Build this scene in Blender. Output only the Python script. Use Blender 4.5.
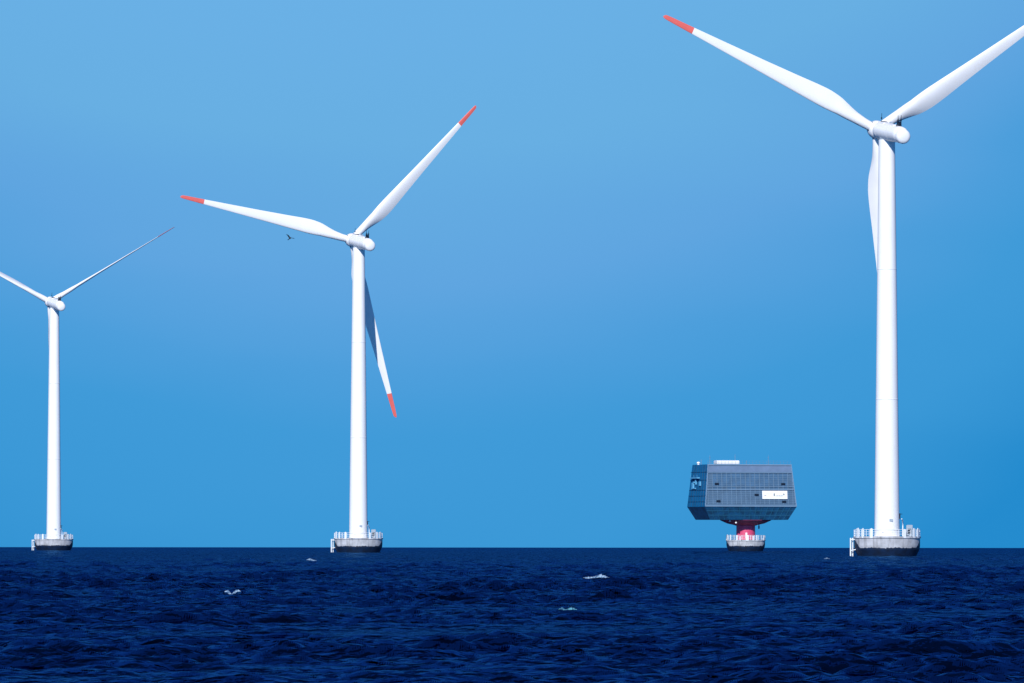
import bpy, bmesh, math, random
import numpy as np
from mathutils import Vector, Matrix

rad = math.radians
for o in list(bpy.data.objects):
    bpy.data.objects.remove(o, do_unlink=True)
scene = bpy.context.scene
COL = scene.collection

# ------------------------------------------------------------------ camera
F_PX = 7368.0                 # focal length in pixels of the 1024 px wide picture
CAM_H = 2.3
EARTH = 7.43e6                # effective earth radius with refraction
cam_d = bpy.data.cameras.new('camera')
cam_d.sensor_width = 36.0
cam_d.lens = 36.0 * F_PX / 1024.0
cam_d.clip_start = 1.0
cam_d.clip_end = 40000.0
cam = bpy.data.objects.new('camera', cam_d)
COL.objects.link(cam)
cam.location = (0, 0, CAM_H)
pitch = math.atan((541.7 - 341.5) / F_PX)
cam.rotation_mode = 'QUATERNION'
cam.rotation_quaternion = (Matrix.Rotation(rad(90) + pitch, 4, 'X') @ Matrix.Rotation(rad(0.05), 4, 'Z')).to_quaternion()
scene.camera = cam

# ------------------------------------------------------------------ view
scene.view_settings.view_transform = 'Standard'
scene.view_settings.look = 'None'
scene.view_settings.gamma = 1.0
scene.view_settings.use_curve_mapping = False
scene.view_settings.exposure = 0.30

# ------------------------------------------------------------------ sun and sky
SUN_AZ = 13.0                 # degrees to the left of straight behind the camera
SUN_EL = 30.0
sd = Vector((-math.sin(rad(SUN_AZ)) * math.cos(rad(SUN_EL)), -math.cos(rad(SUN_AZ)) * math.cos(rad(SUN_EL)), math.sin(rad(SUN_EL))))
sun_d = bpy.data.lights.new('sun', 'SUN')
sun_d.energy = 3.85
sun_d.angle = rad(0.53)
sun_d.color = (1.0, 0.975, 0.94)
sun = bpy.data.objects.new('sun', sun_d)
COL.objects.link(sun)
sun.location = sd * 300
sun.rotation_euler = sd.to_track_quat('Z', 'Y').to_euler()

world = bpy.data.worlds.new('World')
scene.world = world
world.use_nodes = True
nt = world.node_tree
nt.nodes.clear()
out = nt.nodes.new('ShaderNodeOutputWorld')
bg = nt.nodes.new('ShaderNodeBackground')
bg.inputs['Strength'].default_value = 0.1
sky = nt.nodes.new('ShaderNodeTexSky')
sky.sky_type = 'NISHITA'
sky.sun_disc = False
sky.sun_elevation = rad(SUN_EL)
sky.sun_rotation = math.atan2(sd.x, sd.y)
sky.air_density = 1.0
sky.dust_density = 0.2
sky.ozone_density = 3.0
tint = nt.nodes.new('ShaderNodeMix'); tint.data_type = 'RGBA'; tint.blend_type = 'MULTIPLY'
tint.inputs[0].default_value = 1.0
tint.inputs[7].default_value = (0.32, 0.58, 1.0, 1)
tc = nt.nodes.new('ShaderNodeTexCoord')
sep = nt.nodes.new('ShaderNodeSeparateXYZ')
nt.links.new(tc.outputs['Generated'], sep.inputs[0])
# the band of air over the horizon: deep clear blue, paler a few degrees up
mr = nt.nodes.new('ShaderNodeMapRange')
mr.inputs['From Min'].default_value = -0.015
mr.inputs['From Max'].default_value = 0.09
nz = nt.nodes.new('ShaderNodeTexNoise')
nz.inputs['Scale'].default_value = 9.0
nz.inputs['Detail'].default_value = 2.0
mapn = nt.nodes.new('ShaderNodeMapping')
mapn.inputs['Scale'].default_value = (1.0, 1.0, 5.0)
nt.links.new(tc.outputs['Generated'], mapn.inputs[0])
nt.links.new(mapn.outputs[0], nz.inputs[0])
ad = nt.nodes.new('ShaderNodeMath'); ad.operation = 'MULTIPLY_ADD'
ad.inputs[1].default_value = 0.020
nt.links.new(nz.outputs[0], ad.inputs[0])
sx = nt.nodes.new('ShaderNodeMath'); sx.operation = 'MULTIPLY_ADD'
sx.inputs[1].default_value = -4.2
xo = nt.nodes.new('ShaderNodeMath'); xo.operation = 'ADD'; xo.inputs[1].default_value = 0.018
xq = nt.nodes.new('ShaderNodeMath'); xq.operation = 'MULTIPLY'
nt.links.new(sep.outputs['X'], xo.inputs[0])
nt.links.new(xo.outputs[0], xq.inputs[0]); nt.links.new(xo.outputs[0], xq.inputs[1])
nt.links.new(xq.outputs[0], sx.inputs[0])
nt.links.new(sep.outputs['Z'], sx.inputs[2])
nt.links.new(sx.outputs[0], ad.inputs[2])
nt.links.new(ad.outputs[0], mr.inputs['Value'])
ramp = nt.nodes.new('ShaderNodeValToRGB')
cr = ramp.color_ramp
cr.elements[0].position = 0.0
cr.elements[0].color = (0.018, 0.260, 0.620, 1)
cr.elements[1].position = 1.0
cr.elements[1].color = (0.148, 0.440, 0.800, 1)
for pos_, col_ in ((0.22, (0.044, 0.316, 0.680, 1)), (0.35, (0.052, 0.327, 0.692, 1)), (0.46, (0.075, 0.345, 0.715, 1)), (0.58, (0.116, 0.378, 0.748, 1)), (0.76, (0.138, 0.428, 0.766, 1))):
    e = cr.elements.new(pos_); e.color = col_
nt.links.new(mr.outputs[0], ramp.inputs[0])
x10 = nt.nodes.new('ShaderNodeMix'); x10.data_type = 'RGBA'; x10.blend_type = 'MULTIPLY'
x10.inputs[0].default_value = 1.0
x10.clamp_result = False
x10.inputs[7].default_value = (8.12, 8.12, 8.12, 1)
nt.links.new(ramp.outputs[0], x10.inputs[6])
mz = nt.nodes.new('ShaderNodeMapRange')
mz.inputs['From Min'].default_value = 0.085
mz.inputs['From Max'].default_value = 0.40
mz.interpolation_type = 'SMOOTHSTEP'
nt.links.new(sep.outputs['Z'], mz.inputs['Value'])
mix = nt.nodes.new('ShaderNodeMix'); mix.data_type = 'RGBA'
nt.links.new(mz.outputs[0], mix.inputs[0])
nt.links.new(sky.outputs[0], tint.inputs[6])
nt.links.new(x10.outputs[2], mix.inputs[6])
nt.links.new(tint.outputs[2], mix.inputs[7])
nt.links.new(mix.outputs[2], bg.inputs[0])
nt.links.new(bg.outputs[0], out.inputs[0])

# ------------------------------------------------------------------ materials
def new_mat(name):
    m = bpy.data.materials.new(name)
    m.use_nodes = True
    return m, m.node_tree, m.node_tree.nodes['Principled BSDF']

def paint(name, col, rough=0.5, var=0.06, scale=0.6, streak=0.0, metal=0.0, spec=0.5):
    """paint with soft mottling and optional vertical rain streaks"""
    m, t, b = new_mat(name)
    b.inputs['Roughness'].default_value = rough
    b.inputs['Metallic'].default_value = metal
    b.inputs['Specular IOR Level'].default_value = spec
    c = t.nodes.new('ShaderNodeTexCoord')
    n = t.nodes.new('ShaderNodeTexNoise')
    n.inputs['Scale'].default_value = scale
    n.inputs['Detail'].default_value = 5
    t.links.new(c.outputs['Object'], n.inputs[0])
    mp = t.nodes.new('ShaderNodeMapping')
    mp.inputs['Scale'].default_value = (3.0, 3.0, 0.22)
    t.links.new(c.outputs['Object'], mp.inputs[0])
    s = t.nodes.new('ShaderNodeTexNoise')
    s.inputs['Scale'].default_value = 1.0
    s.inputs['Detail'].default_value = 4
    t.links.new(mp.outputs[0], s.inputs[0])
    r1 = t.nodes.new('ShaderNodeMapRange')
    r1.inputs['From Min'].default_value = 0.35; r1.inputs['From Max'].default_value = 0.65
    r1.inputs['To Min'].default_value = 1.0 - var; r1.inputs['To Max'].default_value = 1.0 + var * 0.3
    t.links.new(n.outputs[0], r1.inputs['Value'])
    r2 = t.nodes.new('ShaderNodeMapRange')
    r2.inputs['From Min'].default_value = 0.5; r2.inputs['From Max'].default_value = 0.72
    r2.inputs['To Min'].default_value = 1.0; r2.inputs['To Max'].default_value = 1.0 - streak
    t.links.new(s.outputs[0], r2.inputs['Value'])
    mu = t.nodes.new('ShaderNodeMath'); mu.operation = 'MULTIPLY'
    t.links.new(r1.outputs[0], mu.inputs[0]); t.links.new(r2.outputs[0], mu.inputs[1])
    vm = t.nodes.new('ShaderNodeVectorMath'); vm.operation = 'SCALE'
    vm.inputs[0].default_value = col[:3]
    t.links.new(mu.outputs[0], vm.inputs['Scale'])
    t.links.new(vm.outputs[0], b.inputs['Base Color'])
    return m

M_WHITE = paint('white_tower_paint', (0.84, 0.84, 0.84), 0.42, 0.03, 0.25, 0.03)
M_BLADE = paint('blade_gelcoat', (0.84, 0.83, 0.82), 0.35, 0.03, 0.3, 0.0)
M_RED = paint('red_tip_paint', (0.76, 0.14, 0.115), 0.45, 0.08, 0.5)
M_DARK = paint('dark_metal', (0.003, 0.012, 0.03), 0.8, spec=0.2)
M_GREY = paint('grey_metal', (0.30, 0.36, 0.42), 0.5, 0.1, 1.0)
M_RAIL = paint('white_rail_paint', (0.78, 0.82, 0.84), 0.5)
M_SEAM = paint('seam_paint', (0.66, 0.67, 0.70), 0.6)
M_CONC = paint('weathered_concrete', (0.46, 0.47, 0.50), 0.9, 0.28, 0.7, 0.42)
M_ALGAE = paint('wet_dark_concrete', (0.001, 0.014, 0.050), 0.6, 0.5, 0.8, 0.2)
M_FACADE = paint('blue_grey_cladding', (0.058, 0.128, 0.215), 0.55, 0.16, 0.25, 0.12)
M_FIN = paint('pale_blue_fins', (0.135, 0.235, 0.35), 0.5, 0.10, 0.5)
M_BAND = paint('mauve_grey_band', (0.115, 0.185, 0.30), 0.55, 0.15, 0.4)
M_TEAL = paint('dark_teal_sides', (0.003, 0.13, 0.30), 0.7, 0.2, 0.3, 0.1, spec=0.2)  # side faces of the body, a deeper blue than the front
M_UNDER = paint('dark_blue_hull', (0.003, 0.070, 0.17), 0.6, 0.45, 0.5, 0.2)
M_PINK = paint('red_column_paint', (0.66, 0.07, 0.17), 0.5, 0.12, 0.6, 0.1)
M_MAROON = paint('dark_red_cone', (0.20, 0.03, 0.09), 0.6, 0.2, 0.6)
M_BOARD = paint('white_board', (0.86, 0.86, 0.86), 0.5, 0.02)
M_INK = paint('grey_ink', (0.22, 0.24, 0.22), 0.6, 0.1)
M_BIRD = paint('dark_feathers', (0.03, 0.035, 0.045), 0.8, 0.2, 4.0)

def foam_mat(name='foam', hi=(0.30, 0.42, 0.54), lo=(0.02, 0.08, 0.18)):
    m, t, b = new_mat(name)
    b.inputs['Roughness'].default_value = 0.9
    c = t.nodes.new('ShaderNodeTexCoord'); n = t.nodes.new('ShaderNodeTexNoise')
    n.inputs['Scale'].default_value = 7.0; n.inputs['Detail'].default_value = 4
    t.links.new(c.outputs['Object'], n.inputs[0])
    r = t.nodes.new('ShaderNodeValToRGB')
    r.color_ramp.elements[0].position = 0.40; r.color_ramp.elements[0].color = (*lo, 1)
    r.color_ramp.elements[1].position = 0.56; r.color_ramp.elements[1].color = (*hi, 1)
    t.links.new(n.outputs[0], r.inputs[0]); t.links.new(r.outputs[0], b.inputs['Base Color'])
    return m
M_FOAM = foam_mat()
M_FOAM2 = foam_mat('thin_foam', (0.10, 0.34, 0.42), (0.005, 0.05, 0.12))

def water_mat():
    m, t, b = new_mat('sea_water')
    outn = [n for n in t.nodes if n.type == 'OUTPUT_MATERIAL'][0]
    b.inputs['Roughness'].default_value = 0.6
    b.inputs['Specular IOR Level'].default_value = 0.0
    c = t.nodes.new('ShaderNodeTexCoord')
    # body colour drifts a little between deep navy and blue in patches
    mp0 = t.nodes.new('ShaderNodeMapping'); mp0.inputs['Scale'].default_value = (0.09, 0.05, 1)
    t.links.new(c.outputs['Object'], mp0.inputs[0])
    n0 = t.nodes.new('ShaderNodeTexNoise'); n0.inputs['Scale'].default_value = 1.0; n0.inputs['Detail'].default_value = 4
    t.links.new(mp0.outputs[0], n0.inputs[0])
    r = t.nodes.new('ShaderNodeValToRGB')
    r.color_ramp.elements[0].position = 0.38; r.color_ramp.elements[0].color = (0.0001, 0.0010, 0.006, 1)
    r.color_ramp.elements[1].position = 0.66; r.color_ramp.elements[1].color = (0.0003, 0.003, 0.016, 1)
    t.links.new(n0.outputs[0], r.inputs[0]); t.links.new(r.outputs[0], b.inputs['Base Color'])
    # chop and ripples
    prev = None
    for sx_, sy_, st, dist, det in ((0.30, 0.60, 1.0, 0.9, 3), (1.2, 2.4, 1.0, 0.5, 2), (5.0, 8.0, 1.0, 0.10, 2)):
        mp = t.nodes.new('ShaderNodeMapping'); mp.inputs['Scale'].default_value = (sx_, sy_, 1)
        mp.inputs['Rotation'].default_value = (0, 0, 0.25)
        t.links.new(c.outputs['Object'], mp.inputs[0])
        n = t.nodes.new('ShaderNodeTexNoise'); n.inputs['Scale'].default_value = 1.0; n.inputs['Detail'].default_value = det
        n.inputs['Distortion'].default_value = 0.0
        t.links.new(mp.outputs[0], n.inputs[0])
        bp = t.nodes.new('ShaderNodeBump'); bp.inputs['Strength'].default_value = st; bp.inputs['Distance'].default_value = dist
        t.links.new(n.outputs[0], bp.inputs['Height'])
        if prev: t.links.new(prev.outputs[0], bp.inputs['Normal'])
        prev = bp
    t.links.new(prev.outputs[0], b.inputs['Normal'])
    # the surface gloss of deep blue water, kept weak as through a polarising filter
    g = t.nodes.new('ShaderNodeBsdfGlossy')
    g.inputs['Color'].default_value = (0.036, 0.130, 0.285, 1)
    g.inputs['Roughness'].default_value = 0.06
    t.links.new(prev.outputs[0], g.inputs['Normal'])
    fr = t.nodes.new('ShaderNodeFresnel'); fr.inputs['IOR'].default_value = 1.33
    t.links.new(prev.outputs[0], fr.inputs['Normal'])
    mx = t.nodes.new('ShaderNodeMixShader')
    pw = t.nodes.new('ShaderNodeMath'); pw.operation = 'POWER'; pw.inputs[1].default_value = 3.8
    t.links.new(fr.outputs[0], pw.inputs[0])
    t.links.new(pw.outputs[0], mx.inputs[0]); t.links.new(b.outputs[0], mx.inputs[1]); t.links.new(g.outputs[0], mx.inputs[2])
    t.links.new(mx.outputs[0], outn.inputs['Surface'])
    return m
M_WATER = water_mat()

# ------------------------------------------------------------------ helpers
def link(name, me, mat, parent=None, smooth=True):
    o = bpy.data.objects.new(name, me)
    COL.objects.link(o)
    mats = mat if isinstance(mat, (list, tuple)) else [mat]
    for m in mats: me.materials.append(m)
    if parent is not None: o.parent = parent
    if smooth:
        for p in me.polygons: p.use_smooth = True
        try: me.set_sharp_from_angle(angle=rad(35))
        except Exception: pass
    return o

def bm_obj(name, bm, mat, parent=None, smooth=True):
    bmesh.ops.recalc_face_normals(bm, faces=bm.faces)
    me = bpy.data.meshes.new(name)
    bm.to_mesh(me); bm.free()
    return link(name, me, mat, parent, smooth)

def thing(name, label, cat, loc=(0, 0, 0), group=None, rotz=0):
    o = bpy.data.objects.new(name, None)
    COL.objects.link(o)
    o.empty_display_size = 2
    o.location = loc; o.rotation_euler = (0, 0, rotz)
    o['label'] = label; o['category'] = cat
    if group: o['group'] = group
    return o

def box(bm, c, s, M=None):
    mat = Matrix.Translation(Vector(c)) @ Matrix.Diagonal((s[0], s[1], s[2], 1))
    if M is not None: mat = M @ mat
    return bmesh.ops.create_cube(bm, size=1.0, matrix=mat)

def rod(bm, a, b, r, seg=8, r2=None):
    a = Vector(a); b = Vector(b); d = b - a
    q = d.to_track_quat('Z', 'Y').to_matrix().to_4x4()
    bmesh.ops.create_cone(bm, cap_ends=True, segments=seg, radius1=r, radius2=r if r2 is None else r2, depth=d.length,
                          matrix=Matrix.Translation((a + b) / 2) @ q)

def lathe(bm, prof, seg=48, mat_fn=None, M=None):
    """profile of (radius, z) revolved round z, closed at both ends when radius 0"""
    rings = []
    for r, z in prof:
        if r < 1e-6:
            rings.append([bm.verts.new((0, 0, z))])
        else:
            rings.append([bm.verts.new((r * math.cos(2 * math.pi * k / seg), r * math.sin(2 * math.pi * k / seg), z)) for k in range(seg)])
    nv = [v for rg in rings for v in rg]
    for a, b in zip(rings, rings[1:]):
        for k in range(seg):
            k2 = (k + 1) % seg
            if len(a) == 1: f = bm.faces.new((a[0], b[k], b[k2]))
            elif len(b) == 1: f = bm.faces.new((a[k], a[k2], b[0]))
            else: f = bm.faces.new((a[k], a[k2], b[k2], b[k]))
            if mat_fn: f.material_index = mat_fn(f)
    if M is not None:
        for v in nv: v.co = M @ v.co

# ------------------------------------------------------------------ the sea
rng = np.random.default_rng(11)
NW = 140
lam = np.exp(rng.uniform(math.log(0.4), math.log(3.4), NW))
lam[:12] = rng.uniform(3.4, 6.5, 12)
dirs = rng.normal(0, 0.48, NW) - 0.12            # waves run towards the camera, slightly from the left
ph = rng.uniform(0, 2 * math.pi, NW)
kk = 2 * math.pi / lam
ak = 0.42 * math.sqrt(2.0 / NW) * np.where(lam > 3.4, 0.62, 1.0) * np.where(lam > 1.8, 0.8, 1.0) * rng.uniform(0.6, 1.3, NW)
amp = ak / kk
kx = kk * np.sin(dirs); ky = -kk * np.cos(dirs)

def gust(x, y):
    return (1.0 + 0.42 * np.sin(x * 0.11 + y * 0.037 + 1.3) * np.sin(y * 0.061 - x * 0.04)
            + 0.26 * np.sin(x * 0.23 - y * 0.11 + 0.4) + 0.15 * np.sin(y * 0.021 + x * 0.015))

def waves(x, y, res=0.0):
    """displacement of the sea surface; res = local mesh spacing, waves finer than it are dropped"""
    dx = np.zeros_like(x); dy = np.zeros_like(x); dz = np.zeros_like(x)
    g = gust(x, y)
    for i in range(NW):
        if np.isscalar(res):
            sl = slice(None); w = 1.0
        else:
            rows = np.nonzero(res[:, 0] * 0.7 < lam[i])[0]
            if len(rows) == 0: continue
            sl = slice(0, rows[-1] + 1)
            w = np.clip((lam[i] - 0.7 * res[sl]) / (0.6 * res[sl] + 1e-6), 0, 1)
        th = kx[i] * x[sl] + ky[i] * y[sl] + ph[i]
        s = np.sin(th); c = np.cos(th)
        dz[sl] += w * amp[i] * c
        q = 0.5 * amp[i] * w
        dx[sl] -= q * kx[i] / kk[i] * s; dy[sl] -= q * ky[i] / kk[i] * s
    return dx * g, dy * g, dz * g

radii = [2.0, 6.0, 14.0, 26.0, 40.0, 52.0]
r = 62.0
while r < 11000:
    radii.append(r); r += 0.0011 * r if r < 500 else min(0.0022 * r, 0.6 + 0.0035 * (r - 500))
radii = np.array(radii)
fine = np.linspace(-rad(6.2), rad(6.2), 640)
coarse = np.linspace(rad(6.2), rad(353.8), 70)[1:-1]
ang = np.concatenate([fine, coarse])
R, A = np.meshgrid(radii, ang, indexing='ij')
X = R * np.sin(A); Y = R * np.cos(A)
dr = np.gradient(radii)
dr[:8] = 6.0
res = np.repeat((dr * 0.9)[:, None], len(ang), axis=1)
res[:, len(fine):] = np.maximum(res[:, len(fine):], 0.09 * R[:, len(fine):])
DX, DY, DZ = waves(X, Y, res)
X2 = X + DX; Y2 = Y + DY
Z2 = DZ - (X * X + Y * Y) / (2 * EARTH)
nr, na = R.shape
co = np.stack([X2, Y2, Z2], -1).reshape(-1, 3).astype(np.float32)
i0 = (np.arange(nr - 1)[:, None] * na + np.arange(na)[None, :])
j = (np.arange(na) + 1) % na
i1 = (np.arange(nr - 1)[:, None] * na + j[None, :])
quads = np.stack([i0, i0 + na, i1 + na, i1], -1).reshape(-1, 4)
centre = len(co)
co = np.concatenate([co, np.array([[0, 0, 0]], np.float32)])
tris = np.stack([np.full(na, centre), np.arange(na), j], -1)
me = bpy.data.meshes.new('sea')
me.vertices.add(len(co)); me.vertices.foreach_set('co', co.ravel())
loops = np.concatenate([quads.ravel(), tris.ravel()]).astype(np.int32)
me.loops.add(len(loops)); me.loops.foreach_set('vertex_index', loops)
starts = np.concatenate([np.arange(len(quads)) * 4, len(quads) * 4 + np.arange(len(tris)) * 3]).astype(np.int32)
me.polygons.add(len(starts)); me.polygons.foreach_set('loop_start', starts)
me.polygons.foreach_set('use_smooth', np.ones(len(starts), bool))
me.update(calc_edges=True); me.validate()
me.materials.append(M_WATER)
sea = bpy.data.objects.new('sea', me); COL.objects.link(sea)
sea['kind'] = 'structure'

def surf(x, y):
    a, b, c = waves(np.array([float(x)]), np.array([float(y)]))
    return x + a[0], y + b[0], c[0] - (x * x + y * y) / (2 * EARTH)

def whitecap(px, py, length, height, label, seed, mat=None):
    p = py - 541.7
    d = F_PX * CAM_H / p
    for _ in range(6): d = F_PX * CAM_H / (p - F_PX * d / (2 * EARTH))
    x = (px - 512) / F_PX * d
    ys = np.arange(d - 4, d + 4, 0.15)
    zs = waves(np.full_like(ys, x), ys)[2]
    yb = float(ys[int(np.argmax(zs - 0.02 * np.abs(ys - d)))]) - 0.15
    rnd = random.Random(seed)
    bm = bmesh.new()
    n, mlat = 34, 7
    x0, y0, z0 = surf(x, yb)
    grid = []
    lumps = [rnd.uniform(0.35, 1.0) for _ in range(n + 1)]
    for i in range(n + 1):
        u = i / n * 2 - 1
        env = max(0.0, 1 - abs(u) ** 1.6) * (0.3 + 0.7 * lumps[i]) * (0.75 + 0.25 * math.sin(u * 7 + seed))
        row = []
        for k in range(mlat + 1):
            v = k / mlat * 2 - 1
            sx_, sy_, sz_ = surf(x + u * length / 2, yb + v * height * 2.0 * (0.15 + env) + 0.12 * math.sin(u * 5 + seed))
            lift = height * env * (1 - v * v) * rnd.uniform(0.7, 1.2) - 0.02
            row.append(bm.verts.new((sx_ - x0, sy_ - y0, sz_ - z0 + lift)))
        grid.append(row)
    for a, b in zip(grid, grid[1:]):
        for k in range(mlat): bm.faces.new((a[k], b[k], b[k + 1], a[k + 1]))
    o = bm_obj('whitecap', bm, mat or M_FOAM)
    o.location = (x0, y0, z0)
    o['label'] = label; o['category'] = 'whitecap'; o['group'] = 'whitecaps breaking on the dark sea'

# ------------------------------------------------------------------ wind turbine
HUB_Z = 69.75
R_BLADE = 41.2
TILT = rad(7.2)

def interp(x, pts):
    for (a, va), (b, vb) in zip(pts, pts[1:]):
        if x <= b: return va + (vb - va) * (x - a) / (b - a)
    return pts[-1][1]
CHORD = [(1.2, 1.55), (2.4, 1.58), (4.5, 1.95), (6.5, 2.55), (8.2, 3.0), (9.6, 3.22), (11.0, 3.22), (13.0, 3.05), (16, 2.72), (22, 2.16), (29, 1.60), (35.8, 1.08), (39.8, 0.80), (40.8, 0.68), (41.1, 0.42), (41.2, 0.18)]
THICK = [(1.2, 1.0), (2.4, 1.0), (5.0, 0.58), (8.8, 0.27), (16, 0.20), (29, 0.16), (41.2, 0.14)]
TWIST = [(1.2, 7), (6, 7), (10, 6), (18, 4), (29, 2), (41.2, 0)]

def section(t, nseg=28):
    """unit chord section; x along the chord from leading edge 0 to trailing edge 1, y thickness; round near the root"""
    blend = min(1.0, max(0.0, (t - 0.42) / 0.5))
    pts = []
    for k in range(nseg):
        a = 2 * math.pi * k / nseg
        cx = 0.5 - 0.5 * math.cos(a)
        cyl = 0.5 * math.sin(a)
        xx = max(cx, 0.0)
        th = 5 * t * (0.2969 * math.sqrt(xx) - 0.126 * xx - 0.3516 * xx ** 2 + 0.2843 * xx ** 3 - 0.1015 * xx ** 4)
        foil = (th if math.sin(a) >= 0 else -th) + 0.06 * t * math.sin(math.pi * xx)
        pts.append((cx, cyl * blend * t / max(t, 1e-6) * (t if t < 1 else 1) + foil * (1 - blend)))
    return pts

def blade_mesh(r0, r1, stations):
    """blade along +Z; leading edge on -X side?  chord runs along X: leading edge at +X, trailing edge at -X; thickness along Y"""
    bm = bmesh.new()
    rings = []
    for q in range(stations + 1):
        rr = r0 + (r1 - r0) * q / stations
        c = interp(rr, CHORD); t = interp(rr, THICK); tw = rad(interp(rr, TWIST))
        ax = 0.5 + (0.30 - 0.5) * min(1, max(0, (rr - 2.4) / 5.0))
        ring = []
        for sx_, sy_ in section(t):
            x = (ax - sx_) * c; y = sy_ * c
            xr = x * math.cos(tw) - y * math.sin(tw); yr = x * math.sin(tw) + y * math.cos(tw)
            ring.append(bm.verts.new((xr, yr, rr * 1.012)))
        rings.append(ring)
    n = len(rings[0])
    for a, b in zip(rings, rings[1:]):
        for k in range(n): bm.faces.new((a[k], a[(k + 1) % n], b[(k + 1) % n], b[k]))
    bm.faces.new(rings[0]); bm.faces.new(list(reversed(rings[-1])))
    return bm

def foundation_mat_index(f):
    c = f.calc_center_median()
    # waterline staining climbs higher on the two flanks where the spray runs off
    side = abs(c.x) / 5.4
    a = math.atan2(c.y, c.x)
    lim = 1.47 + max(0, side - 0.86) * 11.0 + 0.04 * math.sin(a * 9 + 1) + 0.03 * math.sin(a * 23) + 0.03 * math.sin(a * 51 + 2)
    return 1 if c.z < lim and c.z < 2.9 else 0

def build_turbine():
    root = thing('wind_turbine', '', 'wind turbine')
    # concrete foundation bowl
    bm = bmesh.new()
    prof = [(0, -3.0), (4.3, -3.0), (4.45, -0.5), (4.75, 0.15), (5.0, 0.6), (5.2, 1.05)] + [(5.28 + 0.08 * min(1, q / 8), 1.2 + 0.075 * q) for q in range(24)] + [(5.36, 3.0),
            (5.5, 3.02), (5.5, 3.30), (5.2, 3.32), (0, 3.32)]
    lathe(bm, prof, 168, foundation_mat_index)
    fnd = bm_obj('foundation', bm, [M_CONC, M_ALGAE], root)
    # railing
    bm = bmesh.new()
    N = 30
    P = [Vector((5.35 * math.cos(2 * math.pi * k / N), 5.35 * math.sin(2 * math.pi * k / N), 3.3)) for k in range(N)]
    for k in range(N):
        rod(bm, P[k], P[k] + Vector((0, 0, 1.12)), 0.045, 6)
        for hz in (0.38, 0.75, 1.12):
            rod(bm, P[k] + Vector((0, 0, hz)), P[(k + 1) % N] + Vector((0, 0, hz)), 0.035, 6)
    bm_obj('railing', bm, M_RAIL, fnd)
    # white fender panels and posts on the rim (seen from the south side)
    def rim(px_off, y_front=True):
        x = px_off; y = -math.sqrt(max(0.0, 5.42 ** 2 - x * x)); return x, y
    for x, w, h in ((-4.85, 0.75, 1.55), (-4.1, 0.35, 1.5), (-2.75, 0.5, 1.5), (2.62, 0.5, 1.35), (4.2, 0.5, 1.5), (4.9, 0.7, 1.5)):
        xx, yy = rim(x)
        bm = bmesh.new()
        Mx = Matrix.Translation((xx, yy, 0)) @ Matrix.Rotation(math.atan2(xx, -yy), 4, 'Z')
        box(bm, (0, -0.04, 3.05 + h / 2), (w, 0.10, h), Mx)
        box(bm, (0, 0.03, 3.1 + h / 2), (0.12, 0.12, h + 0.1), Mx)
        bmesh.ops.bevel(bm, geom=bm.edges[:], offset=0.02, segments=1, affect='EDGES')
        bm_obj('rail_panel', bm, M_RAIL, fnd, False)
    # equipment cabinet
    bm = bmesh.new()
    box(bm, (3.45, -3.55, 4.25), (1.0, 0.8, 1.85))
    bmesh.ops.bevel(bm, geom=bm.edges[:], offset=0.06, segments=2, affect='EDGES')
    cab = bm_obj('cabinet', bm, M_GREY, root)
    bm = bmesh.new()
    box(bm, (3.45, -3.97, 4.15), (0.5, 0.04, 0.8))
    bm_obj('cabinet_door', bm, M_DARK, cab, False)
    # davit crane
    bm = bmesh.new()
    rod(bm, (2.45, -2.2, 3.3), (2.45, -2.2, 5.9), 0.09, 8)
    rod(bm, (2.45, -2.2, 5.85), (2.2, -3.6, 6.15), 0.07, 8)
    rod(bm, (2.45, -2.2, 5.0), (2.3, -2.9, 6.0), 0.04, 6)
    bm_obj('davit_crane', bm, M_RAIL, root)
    # boat landing ladder on the left flank
    bm = bmesh.new()
    for xx, yy, zb in ((-5.98, -1.0, -1.2), (-5.62, -0.35, -0.9)):
        rod(bm, (xx, yy, zb), (xx, yy, 3.05), 0.12, 8)
        rod(bm, (xx, yy, 2.8), (-5.3, yy, 2.8), 0.08, 6)
        rod(bm, (xx, yy, 1.0), (-5.0, yy, 1.2), 0.08, 6)
    for k in range(12):
        z = -0.6 + k * 0.3
        rod(bm, (-5.98, -1.0, z), (-5.62, -0.35, z), 0.05, 6)
    bm_obj('boat_ladder', bm, M_RAIL, root)
    # tower
    bm = bmesh.new()
    prof = [(0, 3.30), (2.14, 3.30), (2.14, 3.46), (2.05, 3.47), (2.05, 4.32), (2.08, 4.33), (2.08, 4.42), (2.04, 4.43)]
    zt = 67.95
    for s in range(1, 13):
        z = 4.43 + (zt - 4.43) * s / 12
        prof.append((2.04 + (1.33 - 2.04) * ((z - 4.43) / (zt - 4.43)) ** 1.06, z))
        if s in (4, 8):
            rr = prof[-1][0]
            prof += [(rr + 0.012, z + 0.01), (rr + 0.012, z + 0.1), (rr - 0.004, z + 0.11)]
    prof += [(1.30, 67.97), (0, 67.97)]
    lathe(bm, prof, 64)
    tw = bm_obj('tower', bm, M_WHITE, root)
    bm = bmesh.new()
    box(bm, (0.55, -1.965, 5.95), (0.55, 0.16, 0.42))
    bm_obj('service_panel', bm, M_GREY, tw, False)
    bm = bmesh.new()
    box(bm, (-0.5, -1.93, 5.0), (0.9, 0.22, 2.1))
    bmesh.ops.bevel(bm, geom=bm.edges[:], offset=0.05, segments=2, affect='EDGES')
    dr_ = bm_obj('tower_door', bm, M_WHITE, tw, False)
    bm = bmesh.new()
    box(bm, (2.06, -0.35, 6.6), (0.18, 0.3, 0.9))
    box(bm, (2.28, -0.35, 6.95), (0.4, 0.12, 0.08))
    bm_obj('lamp_bracket', bm, M_DARK, tw, False)
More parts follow.
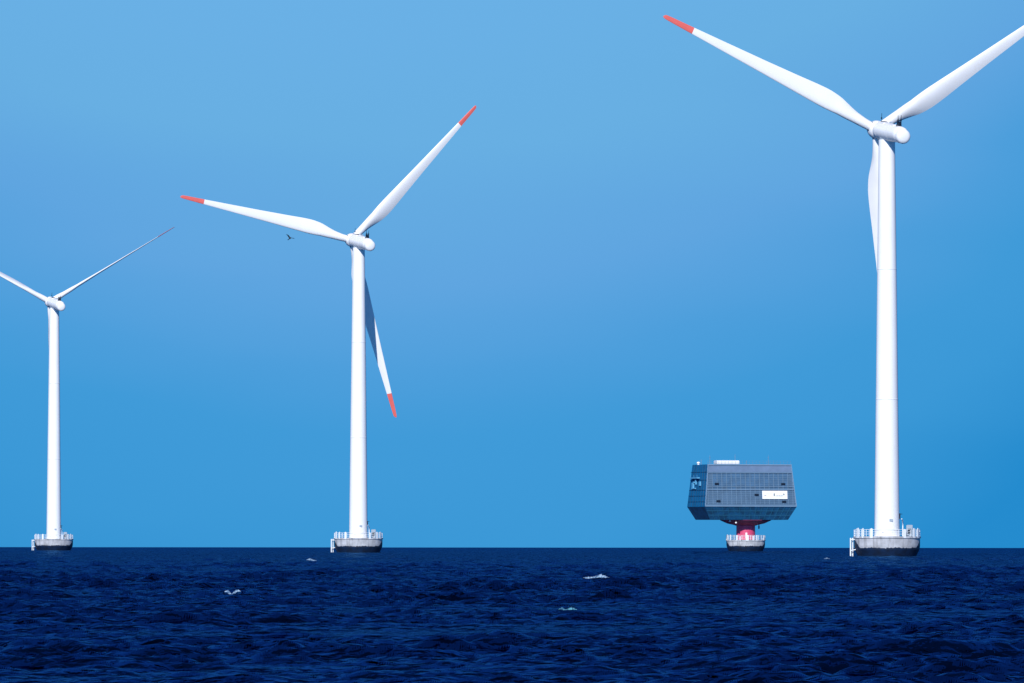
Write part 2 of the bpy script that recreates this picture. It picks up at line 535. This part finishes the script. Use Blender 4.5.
    for zf, rf in ((4.37, 2.085), (25.6, 1.83), (46.8, 1.585)):
        bm = bmesh.new()
        lathe(bm, [(rf - 0.06, zf - 0.05), (rf + 0.012, zf - 0.05), (rf + 0.012, zf + 0.05), (rf - 0.06, zf + 0.05)], 64)
        bm_obj('tower_flange', bm, M_SEAM, tw, False)
    # nacelle, in its own frame: +Y is upwind (front)
    bm = bmesh.new()
    lathe(bm, [(0, 67.9), (1.2, 67.9), (1.22, 68.4), (0, 68.4)], 40)
    bm_obj('yaw_collar', bm, M_GREY, root)
    Mn = Matrix.Rotation(rad(-90), 4, 'X')       # z of the lathe becomes +y
    bm = bmesh.new()
    prof = [(0, -6.7), (1.14, -6.7), (1.26, -6.5), (1.31, -6.0), (1.40, -4.0), (1.46, -2.0), (1.48, 0.5), (1.46, 2.4), (1.40, 2.9), (1.2, 3.15), (0, 3.15)]
    lathe(bm, prof, 48, M=Mn)
    # raised deck plates on the roof
    box(bm, (0, 1.2, 1.40), (1.5, 2.4, 0.22))
    box(bm, (0, -3.2, 1.28), (1.3, 2.2, 0.2))
    nac = bm_obj('nacelle', bm, M_WHITE, root)
    bm = bmesh.new()
    prof = [(0, -8.1), (0.6, -8.08), (0.98, -7.95), (1.14, -7.75), (1.19, -7.5), (1.19, -6.65), (0, -6.65)]
    lathe(bm, prof, 40, M=Matrix.Translation((0, 0, -0.22)) @ Mn)
    bm_obj('nacelle_tail', bm, M_WHITE, nac)
    for yy, rr in ((1.7, 1.468), (-3.2, 1.43)):
        bm = bmesh.new()
        lathe(bm, [(rr - 0.05, yy - 0.045), (rr + 0.012, yy - 0.045), (rr + 0.012, yy + 0.045), (rr - 0.05, yy + 0.045)], 48, M=Mn)
        bm_obj('shell_seam', bm, M_SEAM, nac, False)
    bm = bmesh.new()
    box(bm, (0.35, -1.0, 1.55), (0.5, 0.7, 0.3))
    bmesh.ops.bevel(bm, geom=bm.edges[:], offset=0.04, segments=1, affect='EDGES')
    bm_obj('roof_cooler', bm, M_GREY, nac, False)
    bm = bmesh.new()
    box(bm, (0.0, 1.2, 1.55), (0.7, 0.9, 0.12))
    bm_obj('roof_hatch', bm, M_DARK, nac, False)
    bm = bmesh.new()
    for sx_ in (-0.24, 0.24):
        rod(bm, (sx_ * 1.5, -5.3, 1.1), (sx_, -5.5, 2.5), 0.13, 8, 0.08)
        rod(bm, (sx_, -5.5, 2.45), (sx_ * 1.2, -5.5, 3.1), 0.055, 6, 0.035)
    rod(bm, (-0.4, -5.45, 2.2), (0.4, -5.45, 2.2), 0.08, 6)
    box(bm, (0, -5.4, 1.7), (0.3, 0.2, 0.7))
    bm_obj('wind_vane_mast', bm, M_DARK, nac)
    bm = bmesh.new()
    rod(bm, (-0.3, 1.9, 1.3), (-0.3, 1.9, 2.9), 0.04, 6)
    bmesh.ops.create_uvsphere(bm, u_segments=10, v_segments=8, radius=0.14, matrix=Matrix.Translation((-0.3, 1.9, 2.1)))
    bm_obj('beacon_rod', bm, M_DARK, nac)
    # hub with spinner
    bm = bmesh.new()
    prof = [(0, 3.2), (1.15, 3.2), (1.35, 3.45), (1.5, 4.1), (1.5, 5.0), (1.3, 5.8), (0.9, 6.35), (0.4, 6.65), (0, 6.72)]
    lathe(bm, prof, 40, M=Mn)
    hub = bm_obj('rotor_hub', bm, M_WHITE, root)
    # blades
    for k in range(3):
        bl = bm_obj('blade', blade_mesh(1.2, 35.6, 44), M_BLADE, root)
        bm = blade_mesh(35.605, 41.2, 24)
        bm_obj('blade_tip', bm, M_RED, bl)
        bm = bmesh.new()
        rod(bm, (0, 0, 0.9), (0, 0, 1.36), 0.83, 32)
        bm_obj('root_collar', bm, M_DARK, bl)
    return root

def pose_turbine(root, yaw, theta, pitch_deg):
    """yaw: front of the nacelle turned left of straight away from the camera; theta: first blade, degrees left of up seen from behind"""
    NM = Matrix.Translation((0, 0, HUB_Z - 0.49)) @ Matrix.Rotation(rad(yaw), 4, 'Z') @ Matrix.Rotation(TILT, 4, 'X')
    n = 0
    for ch in root.children:
        kind = ch.name.split('.')[0]
        if kind in ('nacelle', 'rotor_hub'):
            ch.matrix_local = NM
        elif kind == 'blade':
            a = rad(theta[n] if isinstance(theta, (list, tuple)) else theta + 120 * n)
            # rotating about +Y by -a swings +Z towards -X (left seen from behind)
            # seen from behind: leading edge lies anticlockwise of the span, so on -X when the blade is up
            ch.matrix_local = (NM @ Matrix.Translation((0, 4.7, 0)) @ Matrix.Rotation(-a, 4, 'Y')
                               @ Matrix.Rotation(math.pi, 4, 'Z') @ Matrix.Rotation(rad(pitch_deg[n]), 4, 'Z'))
            n += 1

def copy_thing(src):
    c = src.copy(); COL.objects.link(c)
    for ch in src.children:
        d = ch.copy(); COL.objects.link(d); d.parent = c; d.matrix_parent_inverse = ch.matrix_parent_inverse
        for g in ch.children:
            k = g.copy(); COL.objects.link(k); k.parent = d; k.matrix_parent_inverse = g.matrix_parent_inverse
    return c

def spot(px, scale):
    d = F_PX / scale
    x = (px - 512) / scale
    return Vector((x, d, -(x * x + d * d) / (2 * EARTH)))

TG = 'white offshore wind turbines standing in the sea'
t3 = build_turbine()
t2 = copy_thing(t3)
t1 = copy_thing(t3)
for t, px, sc, yaw, th, pt, lab in (
        (t3, 887.1, 6.14, 18.0, (64.9, 186.3, -55.6), (3, 42, 0), 'tallest and nearest white wind turbine, right of the offshore substation'),
        (t2, 358.6, 4.49, 21.0, (77.6, 197.4, -42.5), (3, 28, 0), 'middle-sized white wind turbine whose three red-tipped blades all show'),
        (t1, 54.1, 3.567, 18.6, (63.0, 184.5, -58.6), (60, 75, 68), 'smallest and farthest white wind turbine, blades turned edge-on, at the left')):
    t.location = spot(px, sc)
    t['label'] = lab; t['group'] = TG
    pose_turbine(t, yaw, th, pt)

# ------------------------------------------------------------------ offshore substation
def build_substation():
    root = thing('offshore_substation', 'blue-grey boxy offshore substation on a thick red column', 'substation', spot(745.8, 3.6))
    W = rad(15.2)
    # foundation
    bm = bmesh.new()
    lathe(bm, [(0, -3), (4.4, -3), (4.5, -0.4), (4.8, 0.2), (5.1, 0.8)] + [(5.28 + 0.08 * min(1, q / 8), 1.2 + 0.075 * q) for q in range(21)] + [(5.36, 2.8), (5.5, 2.85), (5.5, 3.2), (0, 3.22)], 168, foundation_mat_index)
    fnd = bm_obj('foundation', bm, [M_CONC, M_ALGAE], root)
    bm = bmesh.new()
    N = 28
    P = [Vector((5.38 * math.cos(2 * math.pi * k / N), 5.38 * math.sin(2 * math.pi * k / N), 3.2)) for k in range(N)]
    for k in range(N):
        rod(bm, P[k], P[k] + Vector((0, 0, 1.2)), 0.07, 6)
        for hz in (0.4, 0.8, 1.2):
            rod(bm, P[k] + Vector((0, 0, hz)), P[(k + 1) % N] + Vector((0, 0, hz)), 0.045, 6)
    bm_obj('railing', bm, M_RAIL, fnd)
    for x, w, h in ((-5.15, 0.45, 1.7), (-4.3, 0.4, 1.6), (-2.6, 0.35, 1.5), (-1.7, 0.3, 1.2), (0.25, 0.8, 1.5), (1.9, 0.4, 1.3), (2.9, 0.35, 1.5), (4.9, 0.6, 1.4)):
        yy = -math.sqrt(max(0.0, 5.42 ** 2 - x * x))
        bm = bmesh.new()
        Mx = Matrix.Translation((x, yy, 0)) @ Matrix.Rotation(math.atan2(x, -yy), 4, 'Z')
        box(bm, (0, -0.04, 2.95 + h / 2), (w, 0.12, h), Mx)
        bmesh.ops.bevel(bm, geom=bm.edges[:], offset=0.02, segments=1, affect='EDGES')
        bm_obj('rail_panel', bm, M_RAIL, fnd, False)
    # red column
    bm = bmesh.new()
    lathe(bm, [(0, 3.2), (2.75, 3.2), (2.75, 3.4), (2.62, 3.42), (2.62, 5.4), (2.66, 5.42), (2.66, 5.5), (2.6, 5.52), (2.6, 7.1), (0, 7.1)], 56)
    colm = bm_obj('column', bm, M_PINK, root)
    bm = bmesh.new()
    box(bm, (0.1, -2.62, 4.4), (0.5, 0.1, 1.5))
    bm_obj('column_door', bm, M_RAIL, colm, False)
    # flared head
    bm = bmesh.new()
    lathe(bm, [(0, 7.1), (2.9, 7.1), (3.2, 7.25), (5.2, 7.7), (7.1, 8.55), (7.2, 9.05), (0, 9.05)], 8)
    hd = bm_obj('support_cone', bm, M_MAROON, root, False)
    hd.rotation_euler.z = W + rad(22.5)
    # hull: three rectangular rings
    def ring(w, d, z): return [(-w / 2, -d / 2, z), (w / 2, -d / 2, z), (w / 2, d / 2, z), (-w / 2, d / 2, z)]
    B, Mi, Tp = ring(22.6, 13.8, 9.0), ring(26.5, 17.2, 12.6), ring(24.2, 14.6, 24.3)
    bm = bmesh.new()
    vb = [bm.verts.new(v) for v in B]; vm_ = [bm.verts.new(v) for v in Mi]; vt = [bm.verts.new(v) for v in Tp]
    bm.faces.new(list(reversed(vb)))
    bm.faces.new(vt)
    sides = []
    for k in range(4):
        k2 = (k + 1) % 4
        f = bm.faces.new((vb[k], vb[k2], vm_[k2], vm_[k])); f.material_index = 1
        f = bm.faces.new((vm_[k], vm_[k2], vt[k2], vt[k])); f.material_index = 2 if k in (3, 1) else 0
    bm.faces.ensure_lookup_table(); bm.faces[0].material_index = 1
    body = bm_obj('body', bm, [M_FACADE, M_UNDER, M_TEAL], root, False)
    body.rotation_euler.z = W
    body.location = (-1.1, 0, -0.3)
    # frame of the sloping front face: u across, v up the slope
    zA, zB = 12.6, 24.3
    yA, yB = -8.6, -7.3
    def fp(u, z, off=0.0):
        """point on the front face, u in metres across, z height, pushed out by off"""
        t = (z - zA) / (zB - zA)
        n = Vector((0, -(zB - zA), (yB - yA) * -1)).normalized()
        n = Vector((0, -(zB - zA), (yB - yA))).normalized()
        return Vector((u, yA + (yB - yA) * t, z)) + n * off
    def half(z): return 13.25 + (12.1 - 13.25) * (z - zA) / (zB - zA)
    slope = math.atan2(yB - yA, zB - zA)
    def fbox(bm, u0, u1, z0, z1, off, th):
        c = fp((u0 + u1) / 2, (z0 + z1) / 2, off)
        M = Matrix.Translation(c) @ Matrix.Rotation(-slope, 4, 'X')
        L = (z1 - z0) / math.cos(slope)
        box(bm, (0, 0, 0), (abs(u1 - u0), th, L), M)
    # mullions
    bm = bmesh.new()
    for k in range(-9, 10):
        u = k * 1.36
        if abs(u) > half(20) - 0.2: continue
        fbox(bm, u - 0.05, u + 0.05, 13.2, 21.9, 0.06, 0.16)
    bm_obj('mullion', bm, M_FIN, body, False)
    bm = bmesh.new()
    z = 13.15
    while z < 22.0:
        h = half(z)
        fbox(bm, -h + 0.15, h - 0.15, z, z + 0.07, 0.05, 0.12)
        z += 0.5
    bm_obj('louvre', bm, M_FIN, body, False)
    bm = bmesh.new()
    for z0, z1, off in ((12.62, 12.95, 0.10), (17.2, 17.42, 0.14), (18.1, 18.25, 0.14), (21.95, 22.15, 0.16), (24.0, 24.36, 0.16)):
        h = half((z0 + z1) / 2)
        fbox(bm, -h, h, z0, z1, off, 0.26)
    bm_obj('floor_ledge', bm, M_FIN, body, False)
    bm = bmesh.new()
    fbox(bm, -half(23) + 0.1, half(23) - 0.1, 22.2, 23.95, 0.03, 0.14)
    bm_obj('parapet_band', bm, M_BAND, body, False)
    bm = bmesh.new()
    for s in (-1, 1):
        bm = bmesh.new()
        for q in range(12):
            za = 12.62 + q * (24.3 - 12.62) / 12; zb = za + (24.3 - 12.62) / 12
            u = s * (half((za + zb) / 2) - 0.1)
            fbox(bm, u - 0.14, u + 0.14, za, zb, 0.1, 0.3)
        bm_obj('corner_trim', bm, M_FIN, body, False)
    # dark window slots
    for u, z in ((-9.7, 18.9), (9.5, 18.9), (-9.4, 14.1), (1.7, 15.9), (9.6, 14.0)):
        bm = bmesh.new()
        fbox(bm, u - 0.55, u + 0.6, z - 0.26, z + 0.28, 0.22, 0.12)
        bm_obj('vent_opening', bm, M_DARK, body, False)
    bm = bmesh.new()      # darker recessed storeys of glazing
    for k in range(-8, 8):
        fbox(bm, k * 1.36 + 0.14, k * 1.36 + 1.22, 18.35, 21.8, 0.012, 0.06)
        if k % 3: fbox(bm, k * 1.36 + 0.14, k * 1.36 + 1.22, 17.45, 18.05, 0.012, 0.06)
    bm_obj('storey_panel', bm, M_GREY_BLUE, body, False)
    # white board with the operator's mark
    bm = bmesh.new()
    u0, u1, z0, z1 = 3.35, 10.6, 14.75, 17.0
    fbox(bm, u0, u1, z0, z1, 0.24, 0.12)
    brd = bm_obj('sign_board', bm, M_BOARD, root, False)
    brd.rotation_euler.z = W; brd.location = body.location
    zc = (z0 + z1) / 2
    def mark(*rects):
        bm = bmesh.new()
        for r_ in rects: fbox(bm, *r_)
        bm_obj('sign_mark', bm, M_INK, brd, False)
    mark((u0 + 0.55, u0 + 1.15, zc - 0.24, zc - 0.08, 0.31, 0.03))
    mark((u0 + 3.25, u0 + 3.65, zc - 0.35, zc + 0.35, 0.31, 0.03), (u0 + 3.35, u0 + 3.52, zc + 0.34, zc + 0.55, 0.312, 0.034))
    for k in range(7): mark((u0 + 3.85 + k * 0.32, u0 + 4.08 + k * 0.32, zc - 0.38, zc - 0.2 + 0.06 * (k % 2), 0.31, 0.03))
    mark((u0 + 6.1, u0 + 6.35, zc - 0.1, zc + 0.42, 0.31, 0.03), (u0 + 5.85, u0 + 6.6, zc - 0.02, zc + 0.1, 0.33, 0.034))
    for k in range(4): mark((u0 + 1.2 + k * 0.42, u0 + 1.5 + k * 0.42, zc + 0.22, zc + 0.3, 0.31, 0.03))
    # bottom bevel ribs
    bm = bmesh.new()
    for k in range(-7, 8):
        u = k * 1.65
        rod(bm, (u, -8.62, 12.5), (u * 0.86, -6.95, 9.05), 0.07, 6)
    for t in (0.33, 0.66):
        z_ = 12.6 - 3.6 * t; w = 13.25 - 1.95 * t; y_ = -8.6 + 1.7 * t
        rod(bm, (-w, y_ - 0.04, z_), (w, y_ - 0.04, z_), 0.07, 6)
    bm_obj('hull_rib', bm, M_HULLRIB, body, False)
    # left side: stairs, landings and pipes
    def lp(v, z, off=0.1):
        t = (z - zA) / (zB - zA)
        return Vector((-(13.25 - 1.15 * t) - off, v, z))
    bm = bmesh.new()
    c = lp(2.2, 20.6, 0.45); box(bm, c, (0.9, 7.2, 0.32))
    for v in (-1.0, 2.0, 5.0):
        c = lp(v, 21.0, 0.85); box(bm, c, (0.06, 0.06, 0.9))
    bm_obj('side_landing', bm, M_FIN2, body, False)
    for (v, z), sz in (((3.2, 17.7), (0.4, 3.4, 0.3)), ((4.2, 18.5), (0.4, 1.3, 1.5)), ((1.6, 19.5), (0.4, 0.5, 1.4)), ((-2.4, 19.0), (0.4, 1.0, 1.2)), ((3.6, 19.4), (0.4, 0.9, 0.4))):
        bm = bmesh.new()
        box(bm, lp(v, z, 0.25), sz)
        bm_obj('side_duct', bm, M_FIN2, body, False)
    bm = bmesh.new()
    for v in (-6.4, -4.0, -1.6, 0.8, 3.2, 5.6):
        rod(bm, lp(v, 12.8, 0.06), lp(v * 0.86, 24.1, 0.06), 0.06, 6)
    for z in (14.0, 15.6, 17.2, 20.0, 22.2):
        rod(bm, lp(-8.0, z, 0.06), lp(8.0, z, 0.06), 0.06, 6)
    bm_obj('side_rib', bm, M_UNDER, body, False)
    # roof plant
    bm = bmesh.new()
    box(bm, (-5.3, -3.0, 24.95), (6.6, 3.0, 1.0))
    bmesh.ops.bevel(bm, geom=bm.edges[:], offset=0.12, segments=2, affect='EDGES')
    bm_obj('roof_cabin', bm, M_BOARD, body)
    bm = bmesh.new()
    lathe(bm, [(0, 24.3), (0.3, 24.3), (0.3, 24.5), (0.5, 24.75), (0.42, 25.0), (0.2, 25.12), (0, 25.15)], 20, M=Matrix.Translation((-11.3, 4.2, 0)))
    bm_obj('roof_dome', bm, M_BOARD, body)
    for x, y, h in ((-10.6, -4.5, 2.6), (-2.4, -1.5, 2.9), (5.7, -6.5, 2.6), (-11.6, 0.5, 1.5), (2.0, 2, 1.3), (-9.2, -6.0, 1.0)):
        bm = bmesh.new()
        rod(bm, (x, y, 24.3), (x, y, 24.3 + h), 0.09, 6, 0.05)
        rod(bm, (x - 0.25, y, 24.3 + h * 0.75), (x + 0.25, y, 24.3 + h * 0.75), 0.04, 6)
        bm_obj('roof_mast', bm, M_FIN, body)
    bm = bmesh.new()
    for k in range(25):
        x = -12 + k
        rod(bm, (x, -7.15, 24.3), (x, -7.15, 25.3), 0.03, 5)
    for hz in (24.8, 25.3):
        rod(bm, (-12, -7.15, hz), (12, -7.15, hz), 0.03, 5)
    bm_obj('roof_railing', bm, M_FIN, body)
    # hanging gear under the hull
    bm = bmesh.new()
    rod(bm, (3.6, -2.0, 9.0), (3.6, -2.0, 6.3), 0.12, 8)
    box(bm, (3.6, -2.0, 6.6), (0.4, 0.4, 0.9))
    bm_obj('hanging_hoist', bm, M_UNDER, root)
    for x in (-4.6, -2.9):
        bm = bmesh.new()
        bmesh.ops.create_uvsphere(bm, u_segments=12, v_segments=8, radius=0.28, matrix=Matrix.Translation((x, -6.6, 8.4 if x < -4 else 7.9)))
        bm_obj('deck_light', bm, M_BOARD, root)
    return root

M_GREY_BLUE = paint('dark_blue_glazing', (0.042, 0.12, 0.225), 0.5, 0.25, 0.6)  # window panels, slightly darker blue than the cladding around them
M_HULLRIB = paint('hull_rib_paint', (0.008, 0.11, 0.21), 0.6)
M_FIN2 = paint('pale_stair_paint', (0.10, 0.36, 0.58), 0.5)
build_substation()

# ------------------------------------------------------------------ bird
def build_bird():
    d = 1150.0
    root = thing('bird', 'small dark bird gliding below the left blade of the middle turbine', 'bird',
                 ((289.5 - 512) / F_PX * d, d, CAM_H + (541.7 - 238.5) / F_PX * d))
    bm = bmesh.new()
    # body as a lathe along x with wings grown from the shoulders
    prof = [(0, -0.34), (0.05, -0.30), (0.06, -0.2), (0.10, -0.05), (0.12, 0.08), (0.09, 0.2), (0.07, 0.26), (0.065, 0.31), (0.02, 0.36), (0, 0.42)]
    lathe(bm, prof, 12, M=Matrix.Rotation(rad(70), 4, 'X'))
    for s, up in ((-1, 1.0), (1, 0.72)):
        st = [(0.05, 0.16, 0.03), (0.25, 0.20, 0.20), (0.45, 0.16, 0.33 ), (0.68, 0.09, 0.38), (0.85, 0.02, 0.36)]
        rows = []
        for x, c, z in st:
            z *= up
            rows.append([bm.verts.new(p) for p in ((s * x, c - 0.05, z), (s * x, -0.03, z + 0.035), (s * x, -c - 0.05, z), (s * x, -0.03, z - 0.01))])
        for a, b in zip(rows, rows[1:]):
            for k in range(4): bm.faces.new((a[k], a[(k + 1) % 4], b[(k + 1) % 4], b[k]))
        bm.faces.new(rows[0]); bm.faces.new(rows[-1])
    # tail fan
    bm_obj('body', bm, M_BIRD, root)
    bm = bmesh.new()
    M = Matrix.Rotation(rad(70), 4, 'X')
    vs = [bm.verts.new(M @ Vector(p)) for p in ((-0.03, 0.01, -0.28), (0.03, 0.01, -0.28), (0.10, 0.01, -0.50), (-0.10, 0.01, -0.50),
                                                (-0.03, -0.01, -0.28), (0.03, -0.01, -0.28), (0.10, -0.01, -0.50), (-0.10, -0.01, -0.50))]
    for f in ((0, 1, 2, 3), (7, 6, 5, 4), (0, 4, 5, 1), (1, 5, 6, 2), (2, 6, 7, 3), (3, 7, 4, 0)): bm.faces.new([vs[i] for i in f])
    bm_obj('tail', bm, M_BIRD, root, False)
    root.rotation_euler = (rad(-10), rad(20), rad(35))
build_bird()

# ------------------------------------------------------------------ whitecaps
whitecap(312, 561.5, 1.5, 0.30, 'small far whitecap just left of the middle turbine foundation', 3)
whitecap(231, 598, 0.8, 0.10, 'white foam crest on the dark water in the left of the sea', 5)
whitecap(599, 580, 2.1, 0.20, 'long thin whitecap in the middle of the sea, the widest one', 8)
whitecap(569, 617.5, 0.8, 0.12, 'faint teal foam crest nearest to the viewer', 12, M_FOAM2)
whitecap(827, 559.5, 0.8, 0.2, 'tiny white speck of foam left of the nearest turbine foundation', 21)
